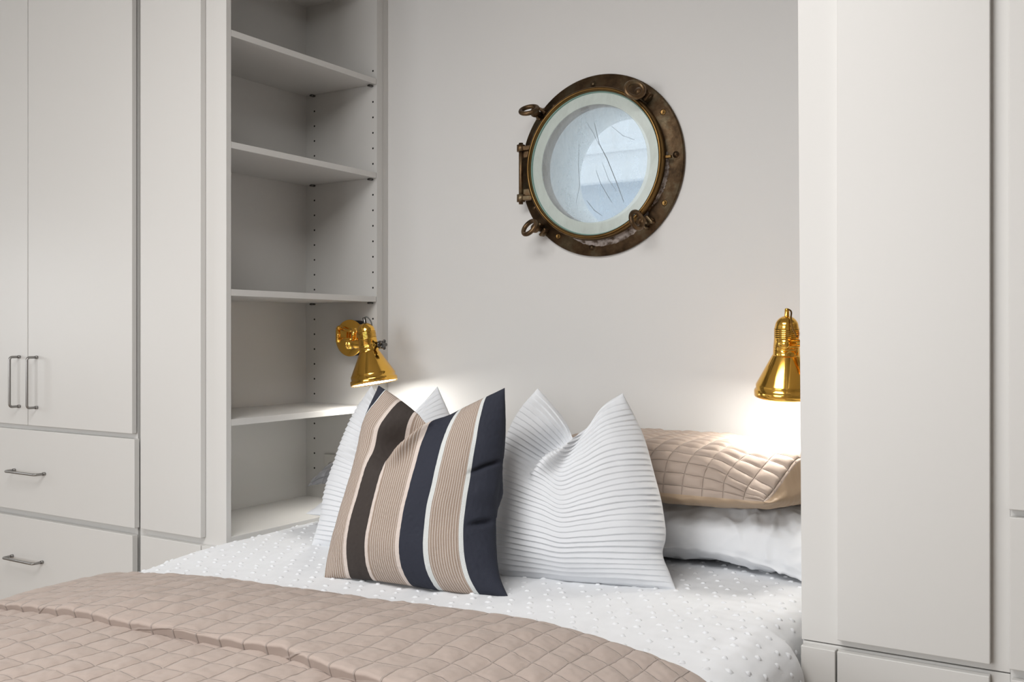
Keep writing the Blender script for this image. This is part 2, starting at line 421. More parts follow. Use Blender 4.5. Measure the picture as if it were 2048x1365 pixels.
# ------------------------------------------------------------------ bookcase tower open towards the bed
B = thing('bookcase', (-2.25, YC, 0), 'tall painted bookcase with open shelves facing the bed and narrow front door', 'bookcase')
TOP = h(1.1266)
bx('front_panel', M_CAB, B, -2.4515, XB, YC, YC + .018, 0, CEIL - .01, bevel=.001)
bx('back_panel', M_CAB, B, -2.423, -2.405, YC + .018, YW, 0, CEIL - .01)
def side_panel():
    mb = MB(); mb.box(-2.405, XB, 2.513, 2.541, 0, CEIL - .01)
    skips = (.8144, .5084, .1004, -.2566)
    for x, k0 in ((-2.1063, 0), (-2.3655, 2)):
        for k in range(k0, 28):
            z = .8654 - .051 * k
            if min(abs(z - s) for s in skips) < .012: continue
            ring = [(x + .0033 * math.cos(2 * PI * i / 12), 2.5127, h(z) + .0033 * math.sin(2 * PI * i / 12)) for i in range(12)]
            mb.add(ring, [tuple(range(12))], 1)
    return mb.build('side_panel', [M_CAB, M_GAP], B, recalc=False)
side_panel()
bx('end_filler', M_CAB, B, -2.405, XB - .003, 2.5415, YW, 0, CEIL - .01, bevel=.001)
bx('top_panel', M_CAB, B, -2.405, XB, YC + .018, 2.513, TOP, TOP + .03)
bx('deck', M_CAB, B, -2.405, XB, YC + .018, 2.513, h(-.585), h(-.559), bevel=.001)
bx('plinth', M_CAB, B, -2.115, XB - .004, YC + .018, 2.541, 0, h(-.585))
for zt in (.837, .5290, .1227, -.2360):
    s = bx('shelf', M_CAB, B, -2.404, XB - .0005, YC + .0185, 2.5105, h(zt) - .018, h(zt), bevel=.0008)
    for x in (-2.1115, -2.368):
        pn = MB().lathe([(.0005, 2.513), (.0075, 2.513), (.0075, 2.4985), (.005, 2.4975), (.0005, 2.4975)], 14,
                        Matrix(((1, 0, 0, x), (0, 0, 1, 0), (0, .45, 0, h(zt) - .0216), (0, 0, 0, 1))))
        pn.build('shelf_pin', M_CHROME, s)['label'] = 'small dark metal shelf pin'
d = bx('door', M_CAB, B, -2.4258, -2.1707, YD, YC - .001, h(-.565), 2.40, bevel=.0015)
bx('lower_panel', M_CAB, B, -2.4258, -2.1707, YD, YC - .0005, h(-.86), h(-.5845), bevel=.0015)
bx('lower_filler', M_CAB, B, -2.1675, -2.098, YD, YC - .0005, h(-.86), h(-.5845), bevel=.0015)
bx('toe_board', M_CAB, B, -2.44, -2.098, YC - .012, YC, 0, h(-.875))

# outlet on the bookcase side panel
O = thing('outlet_cover', (-2.278, 2.513, h(-.465)), 'cream outlet plate on bookcase side panel behind the pillows', 'outlet')
bx('plate', M_PLASTIC, O, -2.316, -2.241, 2.5055, 2.5125, h(-.522), h(-.408), bevel=.002)
for z in (-.446, -.486):
    MB().lathe([(.0005, 0), (.0165, 0), (.0165, .0025), (.0005, .0025)], 24,
               Matrix(((1, 0, 0, -2.2785), (0, 0, -1, 2.5055), (0, .85, 0, h(z)), (0, 0, 0, 1)))).build('receptacle', M_PLASTIC, O)

# ------------------------------------------------------------------ right cabinet beside the bed
K = thing('narrow_cabinet', (-.36, YC, 0), 'pale grey tall cabinet with one narrow door right of the bed', 'cabinet')
def leaning_body():
    mb = MB(); xt, xb = -.5352, -.5195; zt, zb = CEIL - .01, 0
    x = lambda z: xb + (xt - xb) * z / zt
    vs = []
    zb = h(-.5782)
    for z in (zb, zt):
        vs += [(x(z), YC, z), (-.1690, YC, z), (-.1690, YC + .018, z), (x(z), YC + .018, z)]
    mb.add(vs, [(0, 3, 2, 1), (4, 5, 6, 7), (0, 1, 5, 4), (1, 2, 6, 5), (2, 3, 7, 6), (3, 0, 4, 7)])
    return mb.build('front_panel', M_CAB, K, bevel=.001)
leaning_body()
bx('back_panel', M_CAB, K, -.214, -.169, YC + .018, YW, h(-.5782), CEIL - .01)
bx('side_panel', M_CAB, K, -.529, -.214, 2.513, YW, h(-.5782), CEIL - .01)
bx('top_panel', M_CAB, K, -.529, -.214, YC + .018, 2.513, TOP, TOP + .03)
for zt in (.837, .5290, .1227, -.2360): bx('shelf', M_CAB, K, -.5285, -.215, YC + .0185, 2.5105, h(zt) - .018, h(zt))
bx('base_unit', M_CAB, K, -.5205, -.1690, YC, YW, 0, h(-.5803), bevel=.001)
bx('door', M_CAB, K, -.4536, -.1985, YD, YC - .0008, h(-.564), 2.40, bevel=.0015)
bx('lower_panel', M_CAB, K, -.4532, -.1993, YD, YC - .0015, h(-.86), h(-.5845), bevel=.0015)
bx('lower_filler', M_CAB, K, -.5195, -.4565, YD, YC - .0005, h(-.86), h(-.5845), bevel=.0015)
R = thing('wardrobe_cabinet', (.3, YC, 0), 'pale grey wardrobe partly cut off at the right edge, drawers below', 'cabinet')
bx('body', M_CAB, R, -.1688, .91, YC, YW, 0, CEIL - .01)
bx('door', M_CAB, R, -.1703, .342, YD, YC - .001, h(-.297), 2.40, bevel=.0015)
bx('door', M_CAB, R, .348, .86, YD, YC - .001, h(-.297), 2.40, bevel=.0015)
bx('drawer', M_CAB, R, -.1695, .86, YD, YC - .001, h(-.5665), h(-.3095), bevel=.0015)
bx('drawer', M_CAB, R, -.1665, .86, YD, YC - .001, h(-.86), h(-.5835), bevel=.0015)

# ------------------------------------------------------------------ porthole
P = thing('porthole', (HX, YW, HZ), 'round weathered bronze porthole window with scratched glass on the wall', 'porthole')
MY = Matrix.Translation((HX, YW, HZ)) @ Matrix(((1, 0, 0, 0), (0, 0, -1, 0), (0, 1, 0, 0), (0, 0, 0, 1)))   # local z -> out of the wall (-Y)
fl = MB().lathe([(HR, -.002), (.262, -.002), (.264, .002), (.264, .009), (.261, .012), (.215, .012), (.212, .014), (.212, .030), (.206, .032),
                 (HR + .004, .032), (HR, .028), (HR, -.002)], 128, MY)
flange = fl.build('flange', M_BRONZE, P, recalc=True)
rim = MB().lathe([(.2055, .034), (.2185, .034), (.2205, .037), (.2205, .044), (.2185, .052), (.2165, .058), (.2125, .061), (.2085, .060), (.2065, .055), (.2055, .046), (.2055, .034)], 128, MY)
rim.build('rim', M_BRIM, P)['label'] = 'golden brown brass glass ring'
MB().lathe([(.2055, .050), (.2035, .049), (.2025, .046), (.2025, .036), (.2055, .036), (.2055, .050)], 128, MY).build('gasket', M_GREEN, P)['label'] = 'green glass edge'
bev = MB().lathe([(.2030, .044), (.170, .048)], 128, MY)
bev.lathe([(.170, .048), (.169, .046)], 128, MY)
bev.build('glass_bevel', M_BEVEL, P, recalc=False)['label'] = 'frosted pale green bevelled glass border'
pane = MB()
pane.lathe([(.0005, .047), (.05, .047), (.1, .047), (.1695, .047)], 96, MY)
pane.build('glass', M_GLASS, P, recalc=False)['label'] = 'scratched milky glass'
sc = MB()
def scratch(pts, w):
    pp = [MY @ Vector((x, y, .0476)) for x, y in pts]
    vs = []
    for i, p in enumerate(pp):
        t = (pp[min(i + 1, len(pp) - 1)] - pp[max(i - 1, 0)]).normalized(); s = t.cross(Vector((0, 1, 0)))
        ww = w * (0.35 + 0.65 * math.sin(PI * (i + .5) / len(pp))); vs += [p + s * ww, p - s * ww]
    sc.add(vs, [(2 * i, 2 * i + 1, 2 * i + 3, 2 * i + 2) for i in range(len(pp) - 1)])
scratch([(.005, .115), (.02, .055), (.045, .01), (.075, -.06), (.098, -.118)], .0011)
scratch([(.01, -.02), (.025, -.06), (.05, -.1), (.062, -.118)], .0007)
scratch([(-.045, .06), (-.047, .0), (-.043, -.06), (-.055, -.11)], .0006)
scratch([(-.02, -.105), (.005, -.135), (.03, -.152)], .0008)
scratch([(.03, .0), (.05, -.05), (.075, -.085)], .0005)
scratch([(.06, .1), (.095, .07), (.13, .055)], .0005)
scratch([(-.02, .12), (.0, .09), (.02, .05)], .0005)
sc.build('scratch', M_SCRATCH, P, recalc=False)['label'] = 'dark scratches on the glass'
MB().lathe([(HR + .002, .028), (HR + .002, -.199)], 96, MY).build('tube_liner', M_LINER, P, recalc=False)['label'] = 'pale lining of the opening through the wall'
# crumbling paint between flange and ring
def flake_patch(a0, a1, r0, r1, z):
    n = 46; vs = []; fk = MB()
    for i in range(n + 1):
        a = math.radians(a0 + (a1 - a0) * i / n); e = math.sin(PI * i / n) ** .5
        for j in range(7):
            f = j / 6; rr = r0 + (r1 - r0) * f * e + .004 * nz(i * .9, j * .7, a0)
            vs.append(MY @ Vector((rr * math.cos(a), rr * math.sin(a), z + .010 * (1 - f) * e + .003 * nz(i * .7, j * 1.1, 3.0 + a0))))
    fk.add(vs, [(i * 7 + j, i * 7 + j + 1, (i + 1) * 7 + j + 1, (i + 1) * 7 + j) for i in range(n) for j in range(6)], 0, True)
    fk.build('flaking_paint', M_FLAKE, P, recalc=False)['label'] = 'crumbling whitish paint'
flake_patch(243, 318, .2125, .236, .0125)
flake_patch(322, 366, .2125, .222, .0125)
flake_patch(76, 90, .2125, .225, .0125)
flake_patch(108, 121, .2125, .228, .0125)
# bolts and bolt holes on the flange
for ang, r, kind in ((94, .238, 'b'), (2, .240, 'b'), (265, .238, 'b'), (33, .240, 'h'), (-31, .240, 'h'), (128, .240, 'b'), (236, .240, 'h'), (207, .24, 'b')):
    a = math.radians(ang); T = MY @ Matrix.Translation((r * math.cos(a), r * math.sin(a), .012))
    if kind == 'b':
        MB().lathe([(.0005, .007), (.004, .0065), (.0065, .004), (.0072, .001), (.0095, .0008), (.010, -.0005)], 20, T).build('bolt', M_BRONZE, P)
    else:
        MB().lathe([(.0005, .0012), (.0055, .0014), (.0072, .002), (.0085, .0005), (.0085, -.0005)], 20, T).build('bolt', M_BRIM, P)
# swing clamps with eye nuts at the four corners
def clamp(ang, r, nrm):
    a = math.radians(ang); c, s = math.cos(a), math.sin(a)
    T = MY @ Matrix.Translation((r * c, r * s, 0)) @ Matrix.Rotation(a, 4, 'Z')       # local x radial outwards, z out of wall
    mb = MB()
    mb.box(-.016, .012, -.016, -.007, .010, .036); mb.box(-.016, .012, .007, .016, .010, .036)
    mb.v = [tuple(T @ Vector(p)) for p in mb.v]
    lug = mb.build('clamp_lug', M_CLAMP, P, bevel=.003)
    st = MB().tube([T @ Vector((0, -.019, .022)), T @ Vector((0, .019, .022))], .0055, 14)
    st.tube([T @ Vector((0, 0, .020)), T @ Vector((-.004, 0, .062))], .0062, 14)
    st.lathe([(.0005, .058), (.013, .058), (.0145, .061), (.0145, .066), (.011, .071), (.008, .076), (.0005, .078)], 20, T @ Matrix.Translation((-.004, 0, 0)))
    st.build('clamp_bolt', M_CLAMP, P)
    ring = MB(); c0 = T @ Vector((-.002, 0, .094)); n_ = Vector(nrm).normalized()
    e1 = n_.cross(Vector((0, 0, 1))).normalized(); e2 = n_.cross(e1)
    ring.tube([c0 + e1 * (.0255 * math.cos(2 * PI * k / 28)) + e2 * (.0235 * math.sin(2 * PI * k / 28)) for k in range(28)], .0068, 10, closed=True)
    ring.build('eye_nut', M_CLAMP, P)
clamp(138, .252, (.1, -.6, .8)); clamp(224, .258, (-.35, -.85, .55)); clamp(50, .240, (.6, -.75, .3)); clamp(-48, .240, (.95, -.2, .2))
# hinge on the left
hg = MB(); hx, hy = HX - .243, YW - .046
hg.tube([(hx, hy, HZ - .100), (hx, hy, HZ + .084)], .0065, 14)
for z0, z1 in ((.058, .078), (-.093, -.071)):
    hg.tube([(hx, hy, HZ + z0), (hx, hy, HZ + z1)], .0125, 18)
hg.build('hinge_pin', M_CLAMP, P)
for (za, zb), (zc, zd) in (((.060, .074), (.040, .0595)), ((-.090, -.076), (-.0755, -.054))):
    hk = MB(); hk.box(hx, hx + .040, hy - .006, hy + .010, HZ + za, HZ + zb); hk.box(hx + .002, hx + .036, hy + .004, hy + .040, HZ + zc, HZ + zd)
    hk.build('hinge_knuckle', M_CLAMP, P, bevel=.002)
# striker on the right of the ring
bx('latch_tab', M_BRIM, P, HX + .214, HX + .236, YW - .040, YW - .030, HZ - .004, HZ + .004, bevel=.001)
# the neighbouring house seen through the opening
NB = thing('neighbouring_building', (-1.2, 4.4, 0), 'pale blue-grey building front with white band seen through the porthole glass', 'building')
M_SIDING = mat('pale_siding', (0.55, 0.62, 0.70), 0.7, vary=0.1, vscale=8)
M_EAVE = mat('white_eave', (0.90, 0.91, 0.93), 0.6)
bx('facade', M_SIDING, NB, -6.5, 4.5, 4.4, 4.6, 0, 3.2)
ev = MB()
ev.box(-6.5, 4.5, 4.36, 4.40, 1.905, 2.9); ev.box(-6.5, 4.5, 4.335, 4.36, 1.905, 1.99); ev.box(-6.5, 4.5, 4.345, 4.36, 2.05, 2.08)
ev.build('eave', M_EAVE, NB)

# ------------------------------------------------------------------ wall lamps
def shade_axes(down):
    zax = -Vector(down).normalized(); xax = Vector((1, 0, 0)); xax = (xax - zax * xax.dot(zax)).normalized(); yax = zax.cross(xax)
    return Matrix((xax, yax, zax)).transposed().to_4x4()
def lamp(pivot, down, label, glow, side):
    """swing arm lamp; pivot = point on the axis at the knuckle height; side=+1 mount to +X, -1 mount to -X"""
    px_, py_, pz_ = pivot
    root = thing('wall_lamp', pivot, label, 'lamp', 'brass wall lamps beside the bed')
    T = Matrix.Translation(pivot) @ shade_axes(down) @ Matrix.Translation((0, 0, -.124))
    sh = MB().lathe([(.0728, .000), (.0742, .002), (.0742, .013), (.0728, .016), (.0700, .017), (.0702, .028), (.0685, .031), (.0330, .098), (.0315, .100),
                     (.0300, .100), (.0660, .031), (.0680, .016), (.0715, .002), (.0728, .000)], 72, T)
    sh.build('shade', [M_BRASS], root)
    MB().lathe([(.0655, .0305), (.0295, .0995), (.0005, .0995)], 48, T).build('shade_lining', M_INNER, root)
    MB().lathe([(.0712, .0030), (.050, .0016), (.0005, .0012)], 48, T).build('bulb', glow, root, recalc=False)['label'] = 'glowing white lamp face'
    sk = MB(); prof = [(.0310, .100), (.0308, .113), (.0300, .1135), (.0308, .115), (.0306, .119), (.0296, .1195), (.0306, .121), (.0290, .140)]
    sk.lathe(prof, 56, T)
    z = .140
    for k in range(5):
        sk.lathe([(.0290, z), (.0292, z + .0006), (.0292, z + .0032), (.0286, z + .0036)], 56, T)
        sk.lathe([(.0286, z + .0036), (.0268, z + .0040), (.0268, z + .0044), (.0288, z + .0048)], 56, T, 1)
        z += .0046
    sk.lathe([(.0288, z), (.0275, z + .004)] + [(.0272 * math.cos(w), z + .004 + .026 * math.sin(w)) for w in [PI / 2 * i / 14 for i in range(1, 14)]] + [(.0005, z + .030)], 56, T)
    sk.build('socket', [M_BRASS, M_BRASSD], root)
    MB().lathe([(.0060, z + .028), (.0058, z + .030), (.0052, z + .046), (.0040, z + .048), (.0005, z + .048)], 20, T).build('cord_grip', M_CHROME if side < 0 else M_BRASS, root)
    return root, T
def cyl(mb, p, q, r, seg=20): return mb.tube([p, q], r, seg)

# left lamp, fixed to the side panel of the bookcase
piv = Vector((-2.024, 2.392, h(-.034)))
L1, T1 = lamp(piv, (.193, .012, -1), 'polished brass wall lamp with round backplate on the bookcase side', M_BULB_L, -1)
bc = Vector((-2.166, 2.513, h(-.014)))
MP = Matrix.Translation(bc) @ Matrix(((1, 0, 0, 0), (0, 0, -1, 0), (0, 1, 0, 0), (0, 0, 0, 1)))
MB().lathe([(.0005, .001), (.058, .001), (.058, .042), (.0005, .042)], 64, MP).build('mount', M_BLACK, L1)['label'] = 'black mounting cup'
MB().lathe([(.0005, .042), (.059, .042), (.0605, .044), (.0605, .047), (.0585, .049), (.0005, .049)], 72, MP).build('backplate', M_BRASS, L1)
ar = MB(); ya = 2.432
A_, B_ = Vector((-2.186, ya, 0)), Vector((-2.108, ya - .012, 0))
cyl(ar, A_ + Vector((0, 0, h(-.028))), A_ + Vector((0, 0, h(.012))), .0075)
cyl(ar, A_ + Vector((-.012, .010, h(-.026))), A_ + Vector((-.012, .010, h(.020))), .0045)
cyl(ar, B_ + Vector((0, 0, h(-.022))), B_ + Vector((0, 0, h(.018))), .0090)
cyl(ar, B_ + Vector((.020, .006, h(-.030))), B_ + Vector((.020, .006, h(.030))), .0065)
cyl(ar, A_ + Vector((0, .004, h(.018))), B_ + Vector((0, .004, h(.006))), .0045)
cyl(ar, A_ + Vector((0, 0, h(-.016))), B_ + Vector((0, 0, h(-.019))), .0050)
cyl(ar, A_ + Vector((.004, .034, h(.018))), A_ + Vector((.004, 0, h(.018))), .0055)
ar.sphere(A_ + Vector((.004, 0, h(.019))), .0075)
ar.build('swing_arm', M_BRASS, L1)
kn = MB(); kz = piv.z
MX = lambda x, y, z: Matrix.Translation((x, y, z)) @ Matrix(((0, 0, 1, 0), (0, 1, 0, 0), (-1, 0, 0, 0), (0, 0, 0, 1)))
kn.lathe([(.0005, 0), (.014, 0), (.0155, .003), (.014, .006), (.0115, .008), (.0150, .011), (.0150, .015), (.0120, .017), (.0120, .030), (.0140, .033), (.0120, .036), (.0120, .062)], 32, MX(piv.x - .085, piv.y, kz))
cyl(kn, (B_.x, B_.y, kz), (piv.x - .078, piv.y + .006, kz), .0085)
kn.build('knuckle', M_BRASS, L1)
kb = MB()
kb.lathe([(.0095, .028), (.0095, .046), (.0125, .0465), (.0125, .0485), (.0060, .050), (.0050, .056), (.0005, .057)], 28, MX(piv.x, piv.y, kz))
for k in range(5):
    w = 2 * PI * k / 5; kb.sphere((piv.x + .062, piv.y + .010 * math.cos(w), kz + .0105 * math.sin(w)), .0062, 8, sc=(.8, 1, 1))
cyl(kb, (piv.x + .056, piv.y, kz), (piv.x + .066, piv.y, kz), .007)
kb.build('adjusting_knob', M_CHROME, L1)['label'] = 'dark chrome knob'
tp = T1 @ Vector((0, 0, .2095))
cd = [tp, tp + Vector((.005, .002, .003)), tp + Vector((.012, .004, .001)), tp + Vector((.020, .006, -.008)), tp + Vector((.025, .007, -.020)), tp + Vector((.027, .006, -.032))]
def smooth3(pts, n=24):
    p = np.array([tuple(q) for q in pts]); d_ = np.r_[0, np.cumsum(np.linalg.norm(np.diff(p, axis=0), axis=1))]; d_ /= d_[-1]
    a = curve(p[:, :2], d_)(np.linspace(0, 1, n)); b = curve(p[:, 1:], d_)(np.linspace(0, 1, n))
    return [(a[i][0], a[i][1], b[i][1]) for i in range(n)]
MB().tube(smooth3(cd), .0022, 8).build('cord', M_CORD, L1)

# right lamp, fixed to the hidden side of the right cabinet
piv = Vector((-.688, 2.337, h(-.026)))
L2, T2 = lamp(piv, (-.050, .125, -1), 'polished brass wall lamp half hidden by the right cabinet above the taupe pillow', M_BULB_R, 1)
ar = MB(); kz = piv.z; fy = piv.y - .036
MYf = lambda x, y, z: Matrix.Translation((x, y, z)) @ Matrix(((1, 0, 0, 0), (0, 0, -1, 0), (0, 1, 0, 0), (0, 0, 0, 1)))
ar.lathe([(.0005, .0105), (.0115, .0100), (.0130, .008), (.0130, 0), (.0115, -.002), (.0115, -.02)], 32, MYf(piv.x + .006, fy, kz + .002))
ar.build('knuckle', M_BRASS, L2)
ar = MB(); cyl(ar, (piv.x + .008, fy + .006, kz + .004), (-.562, fy + .012, kz + .004), .0082)
cyl(ar, (piv.x + .032, piv.y + .006, kz + .026), (-.562, piv.y + .002, kz + .026), .0078)
cyl(ar, (-.562, piv.y - .010, kz - .03), (-.562, piv.y - .010, kz + .045), .010)
cyl(ar, (-.562, piv.y - .010, kz + .012), (-.430, 2.440, kz + .012), .006)
cyl(ar, (-.430, 2.440, kz - .02), (-.430, 2.440, kz + .035), .009)
cyl(ar, (-.430, 2.440, kz + .010), (-.430, 2.47, kz + .010), .007)
ar.build('swing_arm', M_BRASS, L2)
MB().lathe([(.0005, 0), (.058, 0), (.0605, .003), (.0605, .044), (.0585, .047), (.0005, .047)], 56, MYf(-.430, 2.513, kz + .012)).build('backplate', M_BRASS, L2)
tp = T2 @ Vector((0, 0, .2095))
cd = [tp, tp + Vector((.010, -.006, -.004)), tp + Vector((.016, -.022, -.024)), tp + Vector((.022, -.031, -.048)), tp + Vector((.034, -.034, -.066))]
MB().tube(smooth3(cd), .0020, 8).build('cord', M_BRASSD, L2)

# ------------------------------------------------------------------ bed
ZT = h(-.555)
BED = thing('bed', (-1.31, 1.5, 0), 'bed base and mattress under the white duvet in the niche', 'bed')
bx('base', M_BASE, BED, -2.03, -.59, .56, 2.56, 0.02, .30, bevel=.01)
bx('mattress', M_WHITE, BED, -1.97, -.63, .56, 2.555, .30, ZT - .065, bevel=.03)

def across(q, Y):
    """q: unrolled position across the bed; returns x and drop below the top"""
    x0, x1 = -.600, -1.950 - .075 * sstep(Y, 1.45, 1.72)
    xm = -.5385 + .031 * (1 - sstep(Y, 1.838, 1.853)); Rr = xm - x0; Rl = x1 + 2.083
    tr = np.clip((q - x0) / Rr, 0, PI / 2); tl = np.clip((x1 - q) / Rl, 0, PI / 2)
    x = np.where(q > x0, x0 + Rr * np.sin(tr), np.where(q < x1, x1 - Rl * np.sin(tl), q))
    dz = np.where(q > x0, -Rr * (1 - np.cos(tr)) - np.maximum(q - x0 - Rr * PI / 2, 0),
                  np.where(q < x1, -Rl * (1 - np.cos(tl)) - np.maximum(x1 - q - Rl * PI / 2, 0), 0))
    return x, dz
def lumps(Q, Y):
    return .007 * nfield(Q * 3.1, Y * 2.6, 1.3) - (.016 - .013 * sstep(Y, 1.60, 1.85)) * sstep(-Q, 1.62, 2.03)
def duvet():
    q = np.linspace(-2.40, -.14, 300); y = np.linspace(.50, 2.568, 270)
    Q, Y = np.meshgrid(q, y)
    x, dz = across(Q, Y)
    z = ZT + dz + lumps(Q, Y) * np.exp(dz * 8)
    fan = sstep(Q, -.80, -.60)
    wr = .0013 * nfield(Q * 55, Y * 22, 14.0) + .0026 * nfield(Q * 26, Y * 5.0, 4.0) + .0016 * nfield(Q * 12, Y * 34, 8.0) * (.3 + fan) + .0020 * nfield(Q * 40, Y * 8, 2.0) * sstep(-Q, 1.3, 1.9)
    Pm = np.stack([x, Y, z], -1); n = normals(Pm); Pm += n * wr[..., None]
    Pm[..., 0] = np.where(Y > 1.852, np.clip(Pm[..., 0], -2.087, -.5375), np.clip(Pm[..., 0], -2.087, -.49))
    # tufts
    mb = MB(); R_, C_ = Pm.shape[:2]
    V = Pm.reshape(-1, 3); idx = np.arange(R_ * C_).reshape(R_, C_)
    mb.v = [tuple(p) for p in V]
    qd = np.stack([idx[:-1, :-1], idx[:-1, 1:], idx[1:, 1:], idx[1:, :-1]], -1).reshape(-1, 4)
    mb.f = [tuple(int(i) for i in a) for a in qd]; mb.mi = [0] * len(qd); mb.sm = [True] * len(qd)
    rnd = random.Random(3); row = 0; yy = 1.42
    while yy < 2.45:
        qq = -2.12 + (.024 if row % 2 else 0)
        while qq < -.33:
            a = qq + rnd.uniform(-.006, .006); b = yy + rnd.uniform(-.006, .006)
            i = int((b - y[0]) / (y[1] - y[0])); j = int((a - q[0]) / (q[1] - q[0]))
            if 1 < i < R_ - 2 and 1 < j < C_ - 2:
                c = Vector(Pm[i, j]); nn = Vector(n[i, j]); tx = Vector(Pm[i, j + 1] - Pm[i, j]).normalized(); ty = nn.cross(tx)
                w = rnd.uniform(-.5, .5); ca, sa = math.cos(w), math.sin(w); ux = tx * ca + ty * sa; uy = ty * ca - tx * sa
                s1, s2 = rnd.uniform(.0050, .0072), rnd.uniform(.0042, .0058); vs = []
                for jj in range(5):
                    for ii in range(5):
                        e, g = (ii - 2) / 2, (jj - 2) / 2
                        hgt = .0036 * (1 - max(abs(e), abs(g)) ** 3) + rnd.uniform(-.0008, .0008) - .0004
                        vs.append(c + ux * s1 * (e + rnd.uniform(-.12, .12)) + uy * s2 * (g + rnd.uniform(-.12, .12)) + nn * hgt)
                mb.add(vs, [(r * 5 + k, r * 5 + k + 1, (r + 1) * 5 + k + 1, (r + 1) * 5 + k) for r in range(4) for k in range(4)], 0, True)
            qq += .048
        yy += .036; row += 1
    o = mb.build('duvet', M_DUVET, recalc=False)
    tag(o, 'white duvet with small tufted dots spread over the bed', 'duvet')
duvet()

def quilt():
    q = np.arange(-2.26, -.26, .0041)
    head = np.interp(q, [-2.3, -2.03, -1.937, -1.749, -1.467, -1.339, -1.11, -1.0, -.897, -.728, -.624, -.544, -.3],
                     [1.42, 1.435, 1.450, 1.484, 1.507, 1.518, 1.546, 1.555, 1.560, 1.524, 1.493, 1.450, 1.40])
    fold = np.interp(q, [-2.3, -1.96, -1.8, -1.644, -1.451, -1.28, -1.156, -1.036, -.8, -.5, -.3], [1.14, 1.158, 1.164, 1.166, 1.181, 1.199, 1.192, 1.178, 1.16, 1.14, 1.12])
    k = np.ones(31) / 31
    head = np.convolve(np.pad(head, 15, 'edge'), k, 'valid'); fold = np.convolve(np.pad(fold, 15, 'edge'), k, 'valid')
    head += np.array([.004 * nz(v * 9, 1.0) for v in q]); fold += np.array([.006 * nz(v * 8, 5.0) for v in q])
    # profile from the foot end over the lower layer, round the fold at the head side, back along the upper layer and down its edge
    nl, nf, nu, ne = 230, 10, 92, 14
    rows_y, rows_h, rows_s = [], [], []
    y0 = .52; zl, zu = .008, .029
    for i in range(nl):
        f_ = i / nl; Y = y0 + (head - .012 - y0) * f_; rows_y.append(Y); rows_h.append(np.full_like(q, zl)); rows_s.append(Y)
    for i in range(nf):
        w = PI * i / nf; Y = head - .012 + .012 * np.sin(w); rows_y.append(Y); rows_h.append(np.full_like(q, (zl + zu) / 2 - (zu - zl) / 2 * math.cos(w)))
        rows_s.append(head + .03 * i / nf)
    for i in range(nu):
        f_ = i / nu; Y = head - .012 + (fold - head + .012) * f_; rows_y.append(Y)
        rows_h.append(np.full_like(q, zu) + .004 * math.sin(PI * f_)); rows_s.append(head + .03 + (head - Y))
    for i in range(ne + 1):
        w = PI * .5 * min(1, i / 6); g_ = max(0, (i - 6) / (ne - 6)); rows_y.append(fold - .008 * math.sin(w) + .006 * g_); rows_h.append(np.full_like(q, zu - .006 + .006 * math.cos(w) - .017 * g_)); rows_s.append(head + .03 + (head - fold) + .02 * i / ne)
    Y = np.array(rows_y); H = np.array(rows_h); Sx = np.array(rows_s); Q = np.repeat(q[None, :], len(Y), 0)
    upper = (np.arange(len(Y)) >= nl + nf).astype(float)[:, None]
    x, dz = across(Q, Y)
    # outward direction of the base
    e = 1e-3; xa, da = across(Q + e, Y); tx, tz = (xa - x), (da - dz); L = np.hypot(tx, tz) + 1e-12; nx, nzz = -tz / L, tx / L
    wave = .004 * nfield(Q * 5, Y * 6, 11.0) + upper * .006 * nfield(Q * 7, Y * 9, 21.0)
    p = .0535
    A_ = (Q + .005 * nfield(Q * 6, Sx * 6, 31.0)) / p; B_ = (Sx + .006 * nfield(Q * 6, Sx * 6, 41.0)) / p
    dx_ = np.abs(A_ - np.round(A_)) * p; dy_ = np.abs(B_ - np.round(B_)) * p
    lin = lambda d, w: 1 - np.exp(-(d / w) ** 1.3)
    puff = .0012 + .0052 * lin(dx_, .0085) * (.45 + .55 * lin(dy_, .0080)) * (.75 + .5 * nfield(Q * 17, Sx * 17, 61.0)) + .0026 * nfield(Q * 24, Sx * 24, 51.0) + .0012 * nfield(Q * 80, Sx * 80, 57.0)
    uvq = np.stack([A_, B_], -1)
    H = H * (1 - .35 * sstep(-Q, 1.75, 2.05))
    hh = H + wave * .6 + np.maximum(puff, 0) * (1 - .30 * ((np.arange(len(Y)) >= nl + nf + nu)[:, None])) * (1 - .6 * ((np.arange(len(Y)) >= nl) & (np.arange(len(Y)) < nl + nf + 3))[:, None])
    hh = np.maximum(hh, .004)
    base = ZT + dz + lumps(Q, Y) * np.exp(dz * 8)
    Pm = np.stack([x + nx * hh, Y, base + nzz * hh], -1)
    Pm[..., 0] = np.clip(Pm[..., 0], -2.2, -.44)
    o = grid_obj('quilt', Pm, M_QUILT, None, uvq)
    tag(o, 'taupe square-stitched quilt folded back over the foot of the bed', 'quilt')
quilt()

